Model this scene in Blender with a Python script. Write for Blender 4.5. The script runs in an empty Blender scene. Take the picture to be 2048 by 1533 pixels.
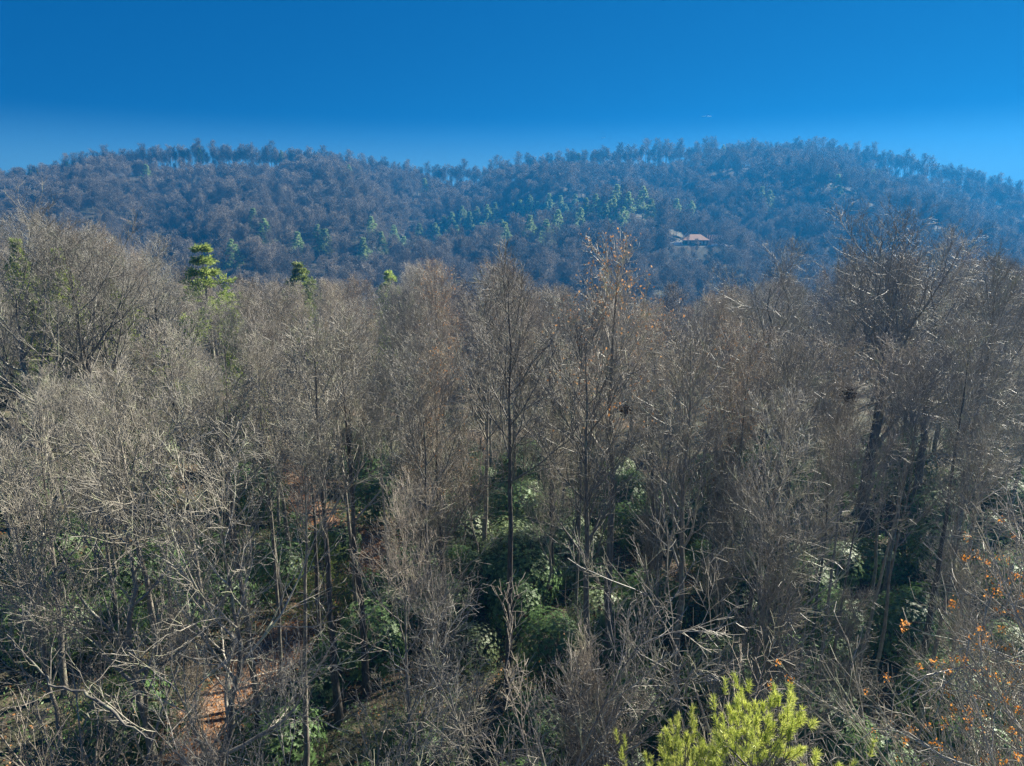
import bpy, math, random
import numpy as np
from mathutils import Vector

rng = np.random.default_rng(11)
random.seed(5)
S = bpy.context.scene
COL = S.collection
R_ = math.radians

# ---------------------------------------------------------------- camera, sky, sun, exposure
CAM_Z = 24.0
PITCH = R_(14.0)
FPX = 2048 * 24.0 / 36.0
cd = bpy.data.cameras.new("camera")
cd.lens = 24.0; cd.sensor_width = 36.0; cd.clip_start = 0.1; cd.clip_end = 20000
cam = bpy.data.objects.new("camera", cd); COL.objects.link(cam)
cam.location = (0, 0, CAM_Z); cam.rotation_euler = (R_(90) - PITCH, 0, 0)
S.camera = cam

SUN_EL, SUN_AZ = R_(33), R_(52)          # ahead and to the right of the view
w = bpy.data.worlds.new("World"); S.world = w; w.use_nodes = True
nt = w.node_tree; bg = nt.nodes["Background"]
sky = nt.nodes.new("ShaderNodeTexSky"); sky.sky_type = 'NISHITA'; sky.sun_disc = False
sky.sun_elevation = SUN_EL; sky.sun_rotation = SUN_AZ
sky.altitude = 1200; sky.air_density = 1.0; sky.dust_density = 0.0; sky.ozone_density = 4.0
gm = nt.nodes.new("ShaderNodeMix"); gm.data_type = 'RGBA'; gm.blend_type = 'MULTIPLY'
gm.inputs[0].default_value = 1.0; gm.inputs[7].default_value = (0.0, 0.435, 1.42, 1)
ga = nt.nodes.new("ShaderNodeGamma"); ga.inputs[1].default_value = 0.2; nt.links.new(sky.outputs[0], ga.inputs[0]); nt.links.new(ga.outputs[0], gm.inputs[6]); 
wtc = nt.nodes.new("ShaderNodeTexCoord"); sx = nt.nodes.new("ShaderNodeSeparateXYZ"); nt.links.new(wtc.outputs['Generated'], sx.inputs[0])
mr = nt.nodes.new("ShaderNodeMapRange"); mr.interpolation_type = 'SMOOTHSTEP'; mr.inputs[1].default_value = .13; mr.inputs[2].default_value = .04; mr.inputs[3].default_value = 0; mr.inputs[4].default_value = .6
nt.links.new(sx.outputs[2], mr.inputs[0])            # the pale band of air low over the horizon
pl_ = nt.nodes.new("ShaderNodeMix"); pl_.data_type = 'RGBA'; nt.links.new(mr.outputs[0], pl_.inputs[0]); nt.links.new(gm.outputs[2], pl_.inputs[6]); pl_.inputs[7].default_value = (1.3, 3.3, 4.8, 1)
nt.links.new(pl_.outputs[2], bg.inputs[0])
bg.inputs[1].default_value = 0.062
sd = bpy.data.lights.new("sun", 'SUN'); sd.energy = 5.0; sd.angle = R_(0.5); sd.color = (1.0, 0.94, 0.80)
sun = bpy.data.objects.new("sun", sd); COL.objects.link(sun)
sdir = Vector((math.sin(SUN_AZ) * math.cos(SUN_EL), math.cos(SUN_AZ) * math.cos(SUN_EL), math.sin(SUN_EL)))
sun.rotation_euler = sdir.to_track_quat('Z', 'Y').to_euler(); sun.location = (200, 200, 300)
vs = S.view_settings; vs.view_transform = 'Standard'; vs.look = 'None'; vs.exposure = 1.45; vs.gamma = 1.0
S.render.film_transparent = False
S.cycles.max_bounces = 6; S.cycles.diffuse_bounces = 4; S.cycles.glossy_bounces = 2
S.cycles.transmission_bounces = 3; S.cycles.volume_bounces = 0; S.cycles.transparent_max_bounces = 8
S.cycles.use_denoising = True; S.cycles.denoiser = 'OPENIMAGEDENOISE'; S.cycles.denoising_input_passes = 'RGB_ALBEDO_NORMAL'; S.cycles.denoising_prefilter = 'NONE'

# ---------------------------------------------------------------- helpers
def ray(px, py):
    X = (px - 1024) / FPX; Y = (766.5 - py) / FPX
    return np.array([X, math.cos(PITCH) + math.sin(PITCH) * Y, -math.sin(PITCH) + math.cos(PITCH) * Y])
def at(px, py, D):
    r = ray(px, py); r = r * (D / r[1]); return np.array([r[0], r[1], r[2] + CAM_Z])
def project(x, y, z):
    dz = z - CAM_Z
    f = y * math.cos(PITCH) - dz * math.sin(PITCH); u = y * math.sin(PITCH) + dz * math.cos(PITCH)
    return 1024 + FPX * x / f, 766.5 - FPX * u / f

def tag(o, label=None, cat=None, group=None, kind=None):
    if label: o['label'] = label
    if cat: o['category'] = cat
    if group: o['group'] = group
    if kind: o['kind'] = kind
    return o
def mk(name, V, Q=None, T=None, mats=(), smooth=True, parent=None, midx=None, link=True):
    me = bpy.data.meshes.new(name)
    V = np.asarray(V, np.float32).reshape(-1, 3)
    nq = 0 if Q is None else len(Q); n3 = 0 if T is None else len(T)
    loops = []
    if nq: loops.append(np.asarray(Q, np.int32).ravel())
    if n3: loops.append(np.asarray(T, np.int32).ravel())
    L = np.concatenate(loops)
    starts = np.concatenate([np.arange(nq, dtype=np.int32) * 4, nq * 4 + np.arange(n3, dtype=np.int32) * 3])
    tot = np.concatenate([np.full(nq, 4, np.int32), np.full(n3, 3, np.int32)])
    me.vertices.add(len(V)); me.vertices.foreach_set("co", V.ravel())
    me.loops.add(len(L)); me.loops.foreach_set("vertex_index", L)
    me.polygons.add(nq + n3); me.polygons.foreach_set("loop_start", starts); me.polygons.foreach_set("loop_total", tot)
    for m in (mats if isinstance(mats, (list, tuple)) else [mats]): me.materials.append(m)
    if midx is not None: me.polygons.foreach_set("material_index", np.asarray(midx, np.int32))
    me.polygons.foreach_set("use_smooth", np.full(nq + n3, smooth))
    me.update(calc_edges=True)
    o = bpy.data.objects.new(name, me)
    if link: COL.objects.link(o)
    if parent is not None: o.parent = parent
    return o
def empty(name, loc=(0, 0, 0), rz=0.0, s=1.0):
    o = bpy.data.objects.new(name, None); COL.objects.link(o)
    o.empty_display_size = 0.3
    o.location = loc; o.rotation_euler = (0, 0, rz); o.scale = (s, s, s); return o

class MB:                                  # small mesh collector
    def __init__(s): s.V = []; s.Q = []; s.T = []; s.n = 0
    def add(s, V, Q=None, T=None):
        V = np.asarray(V, float).reshape(-1, 3); s.V.append(V)
        if Q is not None and len(Q): s.Q.append(np.asarray(Q).reshape(-1, 4) + s.n)
        if T is not None and len(T): s.T.append(np.asarray(T).reshape(-1, 3) + s.n)
        s.n += len(V)
    def box(s, c, d, rz=0.0):
        x, y, z = np.array(d) / 2.0
        P = np.array([[-x,-y,-z],[x,-y,-z],[x,y,-z],[-x,y,-z],[-x,-y,z],[x,-y,z],[x,y,z],[-x,y,z]])
        ca, sa = math.cos(rz), math.sin(rz)
        P = np.stack([P[:,0]*ca - P[:,1]*sa, P[:,0]*sa + P[:,1]*ca, P[:,2]], 1) + np.array(c)
        s.add(P, [[0,3,2,1],[4,5,6,7],[0,1,5,4],[1,2,6,5],[2,3,7,6],[3,0,4,7]])
    def build(s, name, mats, parent=None, smooth=True, link=True):
        return mk(name, np.concatenate(s.V), np.concatenate(s.Q) if s.Q else None,
                  np.concatenate(s.T) if s.T else None, mats, smooth, parent, link=link)

def nrm(a): return a / np.maximum(np.linalg.norm(a, axis=-1, keepdims=True), 1e-9)
def tubes(mb, P, Rd, sides):
    """P (N,K,3) centre lines, Rd (N,K) radii"""
    N, K, _ = P.shape
    T = np.empty_like(P); T[:, 1:-1] = P[:, 2:] - P[:, :-2]; T[:, 0] = P[:, 1] - P[:, 0]; T[:, -1] = P[:, -1] - P[:, -2]
    T = nrm(T); m = nrm(T.mean(1))
    ref = np.where(np.abs(m[:, 2:3]) < 0.9, np.array([[0, 0, 1.0]]), np.array([[1.0, 0, 0]]))
    U = nrm(np.cross(T, ref[:, None, :])); W = np.cross(T, U)
    a = np.arange(sides) * 2 * np.pi / sides
    V = P[:, :, None, :] + Rd[:, :, None, None] * (np.cos(a)[None, None, :, None] * U[:, :, None, :] + np.sin(a)[None, None, :, None] * W[:, :, None, :])
    i = (np.arange(N)[:, None, None] * K + np.arange(K - 1)[None, :, None]) * sides
    j = np.arange(sides)[None, None, :]; j2 = (j + 1) % sides
    Q = np.stack([i + j, i + j2, i + sides + j2, i + sides + j], -1).reshape(-1, 4)
    mb.add(V.reshape(-1, 3), Q)

def grow(P, Rd, n, t0, t1, ang, L, up, wig, K, rr, rend, g, tpow=1.0):
    """n children on each parent path"""
    N, KP, _ = P.shape
    t = t0 + (t1 - t0) * ((np.arange(n)[None, :] + g.random((N, n))) / n) ** tpow
    f = np.clip(t * (KP - 1), 0, KP - 1.001); i = f.astype(int); fr = (f - i)[..., None]
    r = np.arange(N)[:, None]
    A = P[r, i]; B = P[r, i + 1]
    st = A + (B - A) * fr; T = nrm(B - A)
    rad = Rd[r, i] * (1 - fr[..., 0]) + Rd[r, i + 1] * fr[..., 0]
    ref = np.where(np.abs(T[..., 2:3]) < 0.9, np.array([0, 0, 1.0]), np.array([1.0, 0, 0]))
    U = nrm(np.cross(T, ref)); W = np.cross(T, U)
    ph = g.random((N, 1)) * 6.28 + np.arange(n)[None, :] * 2.4 + g.normal(0, .4, (N, n))
    a = np.radians(g.uniform(ang[0], ang[1], (N, n)))
    d = np.cos(a)[..., None] * T + np.sin(a)[..., None] * (np.cos(ph)[..., None] * U + np.sin(ph)[..., None] * W)
    pl = np.linalg.norm(np.diff(P, axis=1), axis=2).sum(1)[:, None]
    ln = L(t, pl) * g.uniform(.7, 1.25, (N, n))
    M = N * n; d = d.reshape(M, 3); p = st.reshape(M, 3); ln = ln.reshape(M, 1); out = [p]
    for k in range(K - 1):
        d = nrm(d + np.array([0, 0, up]) + g.normal(0, wig, (M, 3)))
        p = p + d * ln / (K - 1); out.append(p)
    C = np.stack(out, 1)
    r0 = np.minimum(rad.reshape(M) * rr, np.maximum(ln[:, 0] * .028, rend * 1.3))
    cr = r0[:, None] + (rend - r0[:, None]) * np.linspace(0, 1, K)[None, :] ** .85
    return C, np.maximum(cr, rend)

def rnd_rot_quads(c, size, g, aspect=.6, nrm_bias=None, fold=0.0):
    n = len(c); a = nrm(g.normal(size=(n, 3)))
    if nrm_bias is not None: a = nrm(a + nrm_bias)
    b = nrm(np.cross(a, g.normal(size=(n, 3)))); 
    s = (size * g.uniform(.6, 1.3, n))[:, None]
    a = a * s; b = b * s * aspect * .5
    V = np.stack([c, c + a * .5 + b, c + a, c + a * .5 - b], 1).reshape(-1, 3)
    return V, (np.arange(n)[:, None] * 4 + np.arange(4)[None, :])

# ---------------------------------------------------------------- materials
def mat(name, build):
    m = bpy.data.materials.new(name); m.use_nodes = True
    t = m.node_tree; b = t.nodes["Principled BSDF"]
    build(t, b, lambda k, **kw: _node(t, k, kw)); return m
def _node(t, k, kw):
    n = t.nodes.new("ShaderNode" + k)
    for a, v in kw.items(): setattr(n, a, v)
    return n
def ramp(t, fac, stops, interp='LINEAR'):
    r = t.nodes.new("ShaderNodeValToRGB"); e = r.color_ramp; e.interpolation = interp
    while len(e.elements) < len(stops): e.elements.new(0.5)
    for q, (p, c) in zip(e.elements, stops): q.position = p; q.color = (*c, 1)
    t.links.new(fac, r.inputs[0]); return r.outputs[0]
def mixc(t, f, a, b, mode='MIX'):
    m = t.nodes.new("ShaderNodeMix"); m.data_type = 'RGBA'; m.blend_type = mode
    for sock, v in ((m.inputs[0], f), (m.inputs[6], a), (m.inputs[7], b)):
        if isinstance(v, (int, float)): sock.default_value = v
        elif isinstance(v, tuple): sock.default_value = (*v, 1)
        else: t.links.new(v, sock)
    return m.outputs[2]

def bark(name, dark, light, lichen, lich_amt, scale=3.0, rough=.75, var=.35):
    def f(t, b, N):
        tc = N('TexCoord'); oi = N('ObjectInfo'); mp = N('Mapping'); mp.inputs['Scale'].default_value = (1, 1, .25)
        t.links.new(tc.outputs['Object'], mp.inputs[0])
        n1 = N('TexNoise'); n1.inputs['Scale'].default_value = scale * 4; n1.inputs['Detail'].default_value = 6; t.links.new(mp.outputs[0], n1.inputs[0])
        c = ramp(t, n1.outputs[0], [(.3, dark), (.7, light)])
        n2 = N('TexNoise'); n2.inputs['Scale'].default_value = scale * .9; n2.inputs['Detail'].default_value = 5; t.links.new(tc.outputs['Object'], n2.inputs[0])
        lf = ramp(t, n2.outputs[0], [(.62 - lich_amt, (0, 0, 0)), (.74 - lich_amt, (1, 1, 1))])
        c = mixc(t, lf, c, lichen)
        v = ramp(t, oi.outputs['Random'], [(0, (1 - var, 1 - var, 1 - var)), (.5, (1, .97, .94)), (1, (1 + var, 1 + var * .9, 1 + var * .8))])
        c = mixc(t, 1.0, c, v, 'MULTIPLY')
        t.links.new(c, b.inputs['Base Color']); b.inputs['Roughness'].default_value = rough
        bp = N('Bump'); bp.inputs['Strength'].default_value = .5; bp.inputs['Distance'].default_value = .02
        t.links.new(n1.outputs[0], bp.inputs['Height']); t.links.new(bp.outputs[0], b.inputs['Normal'])
    return mat(name, f)
def leafm(name, stops, trans=.35, rough=.5, scale=1.2, spec=.3, var=.25):
    def f(t, b, N):
        tc = N('TexCoord'); oi = N('ObjectInfo'); ge = N('NewGeometry')
        n1 = N('TexNoise'); n1.inputs['Scale'].default_value = scale; n1.inputs['Detail'].default_value = 3; t.links.new(tc.outputs['Object'], n1.inputs[0])
        ad = N('Math', operation='MULTIPLY_ADD'); t.links.new(ge.outputs['Random Per Island'], ad.inputs[0]); ad.inputs[1].default_value = .6
        sb = N('Math', operation='SUBTRACT'); t.links.new(n1.outputs[0], sb.inputs[0]); sb.inputs[1].default_value = .3
        t.links.new(sb.outputs[0], ad.inputs[2])
        c = ramp(t, ad.outputs[0], stops)
        v = ramp(t, oi.outputs['Random'], [(0, (1 - var,) * 3), (1, (1 + var,) * 3)])
        c = mixc(t, 1.0, c, v, 'MULTIPLY')
        t.links.new(c, b.inputs['Base Color']); b.inputs['Roughness'].default_value = rough
        b.inputs['Specular IOR Level'].default_value = spec
        tr = N('BsdfTranslucent'); t.links.new(c, tr.inputs[0]); mx = N('MixShader'); mx.inputs[0].default_value = trans
        t.links.new(b.outputs[0], mx.inputs[1]); t.links.new(tr.outputs[0], mx.inputs[2])
        t.links.new(mx.outputs[0], t.nodes['Material Output'].inputs[0])
    return mat(name, f)
def plain(name, c, rough=.7, sc=2.0, amt=.25, metal=0.0):
    def f(t, b, N):
        tc = N('TexCoord'); n = N('TexNoise'); n.inputs['Scale'].default_value = sc; n.inputs['Detail'].default_value = 5
        t.links.new(tc.outputs['Object'], n.inputs[0])
        t.links.new(ramp(t, n.outputs[0], [(.3, tuple(x * (1 - amt) for x in c)), (.7, tuple(x * (1 + amt) for x in c))]), b.inputs['Base Color'])
        b.inputs['Roughness'].default_value = rough; b.inputs['Metallic'].default_value = metal
    return mat(name, f)

M = {}
M['trunk'] = bark('grey_bark', (.11, .10, .085), (.27, .25, .215), (.32, .34, .24), .07)
M['trunk_dark'] = bark('dark_bark', (.05, .044, .038), (.14, .125, .11), (.20, .22, .15), .03)
M['trunk_pale'] = bark('pale_lichen_bark', (.13, .115, .10), (.32, .29, .25), (.38, .38, .27), .1)
M['twig'] = bark('twig_bark', (.18, .167, .14), (.42, .395, .34), (.38, .40, .27), .06, scale=1.2, rough=.45)
M['twig_warm'] = bark('warm_twig_bark', (.20, .178, .145), (.44, .39, .325), (.37, .37, .25), .05, scale=1.2, rough=.45)
M['twig_dark'] = bark('dark_twig_bark', (.15, .137, .115), (.34, .315, .27), (.26, .28, .19), .06, scale=1.2, rough=.55)
M['far_bark'] = bark('far_bark', (.12, .105, .085), (.28, .25, .205), (.21, .21, .15), .05, scale=.15, rough=.8, var=.5)
M['dead_leaf'] = leafm('dry_orange_leaves', [(.1, (.34, .13, .04)), (.45, (.58, .27, .09)), (.8, (.66, .40, .20))], .4, .6)
M['bright_leaf'] = leafm('bright_orange_leaves', [(.1, (.62, .20, .03)), (.5, (.82, .34, .06)), (.85, (.85, .46, .16))], .45, .5)
M['rhodo'] = leafm('glossy_evergreen_leaves', [(.1, (.05, .10, .03)), (.5, (.10, .19, .055)), (.85, (.18, .28, .10))], .25, .5, spec=.45)
M['laurel'] = leafm('yellow_green_leaves', [(.1, (.12, .18, .07)), (.5, (.25, .33, .15)), (.85, (.40, .47, .28))], .3, .48, spec=.5)
M['needle'] = leafm('fresh_pine_needles', [(.1, (.26, .33, .05)), (.5, (.52, .58, .12)), (.85, (.78, .78, .28))], .35, .45, scale=2.5)
M['conifer'] = leafm('pine_foliage', [(.1, (.15, .22, .05)), (.5, (.34, .43, .11)), (.85, (.50, .56, .2))], .5, .55, scale=.7, var=.35)
M['hemlock'] = leafm('hemlock_foliage', [(.1, (.14, .20, .05)), (.5, (.30, .38, .09)), (.85, (.50, .54, .15))], .45, .55, scale=.7)

# ---------------------------------------------------------------- terrain
def tab(xs, ys):
    xs = (np.array(xs) - 1024) / FPX
    return lambda u: np.interp(u, xs, ys)
crest_top = tab([-1400,-700,-200,0,60,150,250,400,500,600,650,750,820,880,950,1050,1150,1250,1350,1500,1650,1700,1800,1900,2000,2048,2300,2800,3600],
                [430,400,352,336,330,318,300,286,288,293,298,313,325,333,327,312,298,288,284,280,282,292,312,336,366,388,440,460,480])
crest_y = tab([-1400,0,500,880,1300,1700,2048,3400], [560,600,640,700,690,660,600,560])
spur_top = tab([300,480,560,700,880,1000,1100,1200,1350,1500,1700], [760,660,590,523,468,440,417,406,398,395,400])
spur_y = tab([300,560,700,880,1000,1100,1200,1350,1500,1700], [300,325,350,385,415,440,465,505,560,620])
def zy(py):
    Y = (766.5 - py) / FPX
    return (-math.sin(PITCH) + math.cos(PITCH) * Y) / (math.cos(PITCH) + math.sin(PITCH) * Y)
def sm(a, b, x):
    t = np.clip((x - a) / (b - a), 0, 1); return t * t * (3 - 2 * t)
TREE_H = 20.0
def near_h(x, y):
    z = -0.05 * np.maximum(0, y - 34) - 0.09 * np.maximum(0, y - 78) - .05 * np.maximum(0, y - 110)
    z = z + .30 * np.maximum(0, -x - 13) * (1 - sm(60, 150, y)) * (1 - .35 * sm(40, 90, -x))
    z = z + .10 * np.maximum(0, x - 14) * (1 - sm(70, 170, y))
    z = z + .5 * np.sin(x * .16 + 1.3) * np.cos(y * .13) + .25 * np.sin(x * .41 + y * .37)
    z = z - .10 * np.maximum(0, -y - 10)
    return np.maximum(z, -60)
def hill(x, y):
    ys = np.maximum(y, 60.0); u = np.clip(x / ys, -1.7, 1.7)
    Yc = crest_y(u); zc = CAM_Z + Yc * zy(crest_top(u)) - TREE_H * 1.12
    t = (y - 270) / (Yc - 270); tc = np.clip(t, 0, 1)
    s = .8 * tc + .2 * tc * tc * (3 - 2 * tc)
    zv = -30.0
    z = zv + (zc - zv) * s
    fold = np.sin(x * .034 + .6 * np.sin(y * .012)) * 8.0 + np.sin(x * .071 + y * .03 + 1.0) * 4.0 + np.sin(y * .06 - x * .02) * 2.0
    z = z + fold * np.sin(np.pi * tc) * 1.0
    Ys = spur_y(u); m = sm(-.33, -.22, u) * (1 - sm(.28, .45, u))
    z = z - 30 * np.exp(-((y - Ys - 60) / 42) ** 2) * sm(-.22, -.1, u) * (1 - sm(.08, .28, u))
    zs = CAM_Z + Ys * zy(spur_top(u)) - TREE_H * .9
    sp = zs - np.where(y < Ys, .22 * (Ys - y), .42 * (y - Ys))
    k = np.maximum(z, sp) + 2.0 * np.exp(-((z - sp) / 6) ** 2)
    z = z * (1 - m) + k * m
    z = np.where(y > Yc, zc - .30 * np.minimum(y - Yc, 260), z)
    return z
def H(x, y):
    x = np.asarray(x, float); y = np.asarray(y, float)
    a = near_h(x, y); b = hill(x, y); t = sm(210, 300, y)
    z = a * (1 - t) + b * t
    return z
def hit(px, py, d0=12, d1=900):
    r = ray(px, py); r = r / r[1]; ds = np.arange(d0, d1, .5)
    zz = CAM_Z + r[2] * ds; hh = H(r[0] * ds, ds); k = np.argmax(zz < hh)
    return np.array([r[0] * ds[k], ds[k], float(hh[k])])

# house pad flattened into the hillside
HP = at(1395, 491, 402)
_H0 = H
def H(x, y):
    z = _H0(x, y); d = np.sqrt(((np.asarray(x) - HP[0]) / 20) ** 2 + ((np.asarray(y) - HP[1]) / 13) ** 2)
    return z + (HP[2] - z) * (1 - sm(1.0, 1.6, d))

# ground sheet: polar grid reaching the horizon
rr = np.concatenate([[0.5], np.arange(3, 130, 1.6), np.arange(130, 300, 4), np.arange(300, 800, 6), np.geomspace(800, 6000, 24)])
th = np.radians(np.concatenate([np.arange(-60, 60, .7), np.arange(60, 300, 5)]))
RR, TH = np.meshgrid(rr, th, indexing='ij')
gx, gy = RR * np.sin(TH), RR * np.cos(TH); gz = H(gx, gy)
ni, nj = gx.shape
I, J = np.meshgrid(np.arange(ni - 1), np.arange(nj), indexing='ij'); J2 = (J + 1) % nj
Qg = np.stack([I * nj + J, I * nj + J2, (I + 1) * nj + J2, (I + 1) * nj + J], -1).reshape(-1, 4)[:, ::-1]
def ground_mat(t, b, N):
    tc = N('TexCoord')
    vo = N('TexVoronoi'); vo.inputs['Scale'].default_value = 9.0; t.links.new(tc.outputs['Object'], vo.inputs[0])
    sp = N('SeparateColor'); t.links.new(vo.outputs['Color'], sp.inputs[0])
    leaf = ramp(t, sp.outputs[0], [(0, (.035, .026, .018)), (.35, (.08, .055, .036)), (.7, (.14, .095, .06)), (1, (.20, .15, .10))])
    n = N('TexNoise'); n.inputs['Scale'].default_value = .14; n.inputs['Detail'].default_value = 6; t.links.new(tc.outputs['Object'], n.inputs[0])
    f = ramp(t, n.outputs[0], [(.36, (0, 0, 0)), (.50, (1, 1, 1))])
    n3 = N('TexNoise'); n3.inputs['Scale'].default_value = 2.2; n3.inputs['Detail'].default_value = 8; t.links.new(tc.outputs['Object'], n3.inputs[0])
    green = ramp(t, n3.outputs[0], [(.3, (.02, .02, .012)), (.5, (.05, .055, .025)), (.62, (.09, .075, .045)), (.75, (.15, .12, .08))])
    t.links.new(mixc(t, f, leaf, green), b.inputs['Base Color']); b.inputs['Roughness'].default_value = .9
    bp = N('Bump'); bp.inputs['Strength'].default_value = .8; bp.inputs['Distance'].default_value = .05
    t.links.new(vo.outputs[0], bp.inputs['Height']); t.links.new(bp.outputs[0], b.inputs['Normal'])
M['ground'] = mat('forest_floor', ground_mat)
g_ = mk('ground', np.stack([gx, gy, gz], -1), Qg, None, M['ground']); tag(g_, kind='structure')

# leaf-covered path
path_px = [(300, 1640), (370, 1545), (450, 1420), (560, 1300), (720, 1196), (770, 1150), (740, 1100), (650, 1052), (600, 990), (580, 930)]
pp = np.array([hit(*p) for p in path_px])
tt = np.linspace(0, len(pp) - 1, 90)
def crom(P, t):
    i = np.clip(t.astype(int), 0, len(P) - 2); f = (t - i)[:, None]
    p0 = P[np.maximum(i - 1, 0)]; p1 = P[i]; p2 = P[i + 1]; p3 = P[np.minimum(i + 2, len(P) - 1)]
    return .5 * (2 * p1 + (p2 - p0) * f + (2 * p0 - 5 * p1 + 4 * p2 - p3) * f * f + (3 * p1 - p0 - 3 * p2 + p3) * f ** 3)
pc = crom(pp[:, :2], tt); tg = nrm(np.gradient(pc, axis=0)); nr = np.stack([-tg[:, 1], tg[:, 0]], 1)
PATHC = pc; NW = 9
wd = 1.5 + .35 * np.sin(np.arange(90) * .5) + rng.normal(0, .12, 90)
off = np.linspace(-1, 1, NW)
px_ = pc[:, None, :] + nr[:, None, :] * (off[None, :, None] * wd[:, None, None])
pz = H(px_[..., 0], px_[..., 1]) + .05
ii, jj = np.meshgrid(np.arange(89), np.arange(NW - 1), indexing='ij')
Qp = np.stack([ii * NW + jj, (ii + 1) * NW + jj, (ii + 1) * NW + jj + 1, ii * NW + jj + 1], -1).reshape(-1, 4)
def path_mat(t, b, N):
    tc = N('TexCoord')
    vo = N('TexVoronoi'); vo.inputs['Scale'].default_value = 11; t.links.new(tc.outputs['Object'], vo.inputs[0])
    sp = N('SeparateColor'); t.links.new(vo.outputs['Color'], sp.inputs[0])
    c = ramp(t, sp.outputs[0], [(0, (.05, .034, .024)), (.4, (.12, .075, .05)), (.75, (.21, .13, .085)), (1, (.31, .22, .15))])
    t.links.new(c, b.inputs['Base Color']); b.inputs['Roughness'].default_value = .85
    bp = N('Bump'); bp.inputs['Strength'].default_value = .9; bp.inputs['Distance'].default_value = .04
    t.links.new(vo.outputs[0], bp.inputs['Height']); t.links.new(bp.outputs[0], b.inputs['Normal'])
M['path'] = mat('leaf_litter_path', path_mat)
tag(mk('path', np.dstack([px_, pz]), Qp[:, ::-1], None, M['path']), kind='structure')
def path_dist(x, y): return np.min(np.hypot(PATHC[:, 0] - x, PATHC[:, 1] - y))

# loose leaves on the floor
k = 15000
lx = np.concatenate([(pc[rng.integers(0, 90, 9000)] + rng.normal(0, 1.6, (9000, 2)))[:, 0], rng.uniform(-30, 30, k)])
ly_ = []
q = pc[rng.integers(0, 90, 9000)] + rng.normal(0, 1.6, (9000, 2))
bxy = np.concatenate([q, np.stack([rng.uniform(-34, 34, k), 16 + 46 * rng.random(k) ** 1.2], 1)])
c3 = np.stack([bxy[:, 0], bxy[:, 1], H(bxy[:, 0], bxy[:, 1]) + .07], 1)
V, Q = rnd_rot_quads(c3, .15, rng, .7, None)
V[:, 2] = np.maximum(V[:, 2], H(V[:, 0], V[:, 1]) + .06)
tag(mk('fallen_leaves', V, Q, None, M['dead_leaf'], smooth=False), 'dry brown and orange leaves scattered over the forest floor and path', 'leaf litter', kind='stuff')

# low green plants and seedlings between the leaves, nobody could count them
n_ = 10500; cxy = np.stack([rng.uniform(-36, 36, n_), 14 + 50 * rng.random(n_) ** 1.1], 1)
keep = np.array([path_dist(a, b) > 1.3 for a, b in cxy]); cxy = cxy[keep]
c_ = np.repeat(cxy, 11, 0) + rng.normal(0, .22, (len(cxy) * 11, 2)); c3 = np.stack([c_[:, 0], c_[:, 1], H(c_[:, 0], c_[:, 1]) + rng.uniform(.02, .5, len(c_))], 1)
V, Q = rnd_rot_quads(c3, .17, rng, .42, np.array([0, 0, .35]))
tag(mk('undergrowth', V, Q, None, M['rhodo'], smooth=False), 'low green plants and seedlings covering the forest floor', 'undergrowth', kind='stuff')

# ---------------------------------------------------------------- tree builders (each returns [(part name, mesh)])
LIB = {}; LH = {}
def lib(key, parts):
    LIB[key] = parts; z = []
    for nm, me in parts:
        v = np.empty(len(me.vertices) * 3, np.float32); me.vertices.foreach_get('co', v); z.append(v[2::3])
    z = np.concatenate(z); LH[key] = float(np.percentile(z[z > z.max() * .5], 99.3))
def part(mb, name, m, smooth=True):
    o = mb.build(name, m, link=False, smooth=smooth); me = o.data; bpy.data.objects.remove(o); return (name, me)

def trunk_path(Ht, R0, g, K=14, lean=0.0, bend=.12, split=1.0):
    t = np.linspace(0, 1, K); 
    x = np.cumsum(g.normal(0, bend, K)) * .5; y = np.cumsum(g.normal(0, bend, K)) * .5
    x -= x[0]; y -= y[0]; x += lean * Ht * t ** 1.3
    P = np.stack([x, y, t * Ht * split], 1)[None]; P[:, 0, 2] = -.6
    Rd = (R0 * (1 - .93 * t ** 1.15) + R0 * .35 * np.exp(-t * 22))[None]
    return P, Rd

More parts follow.
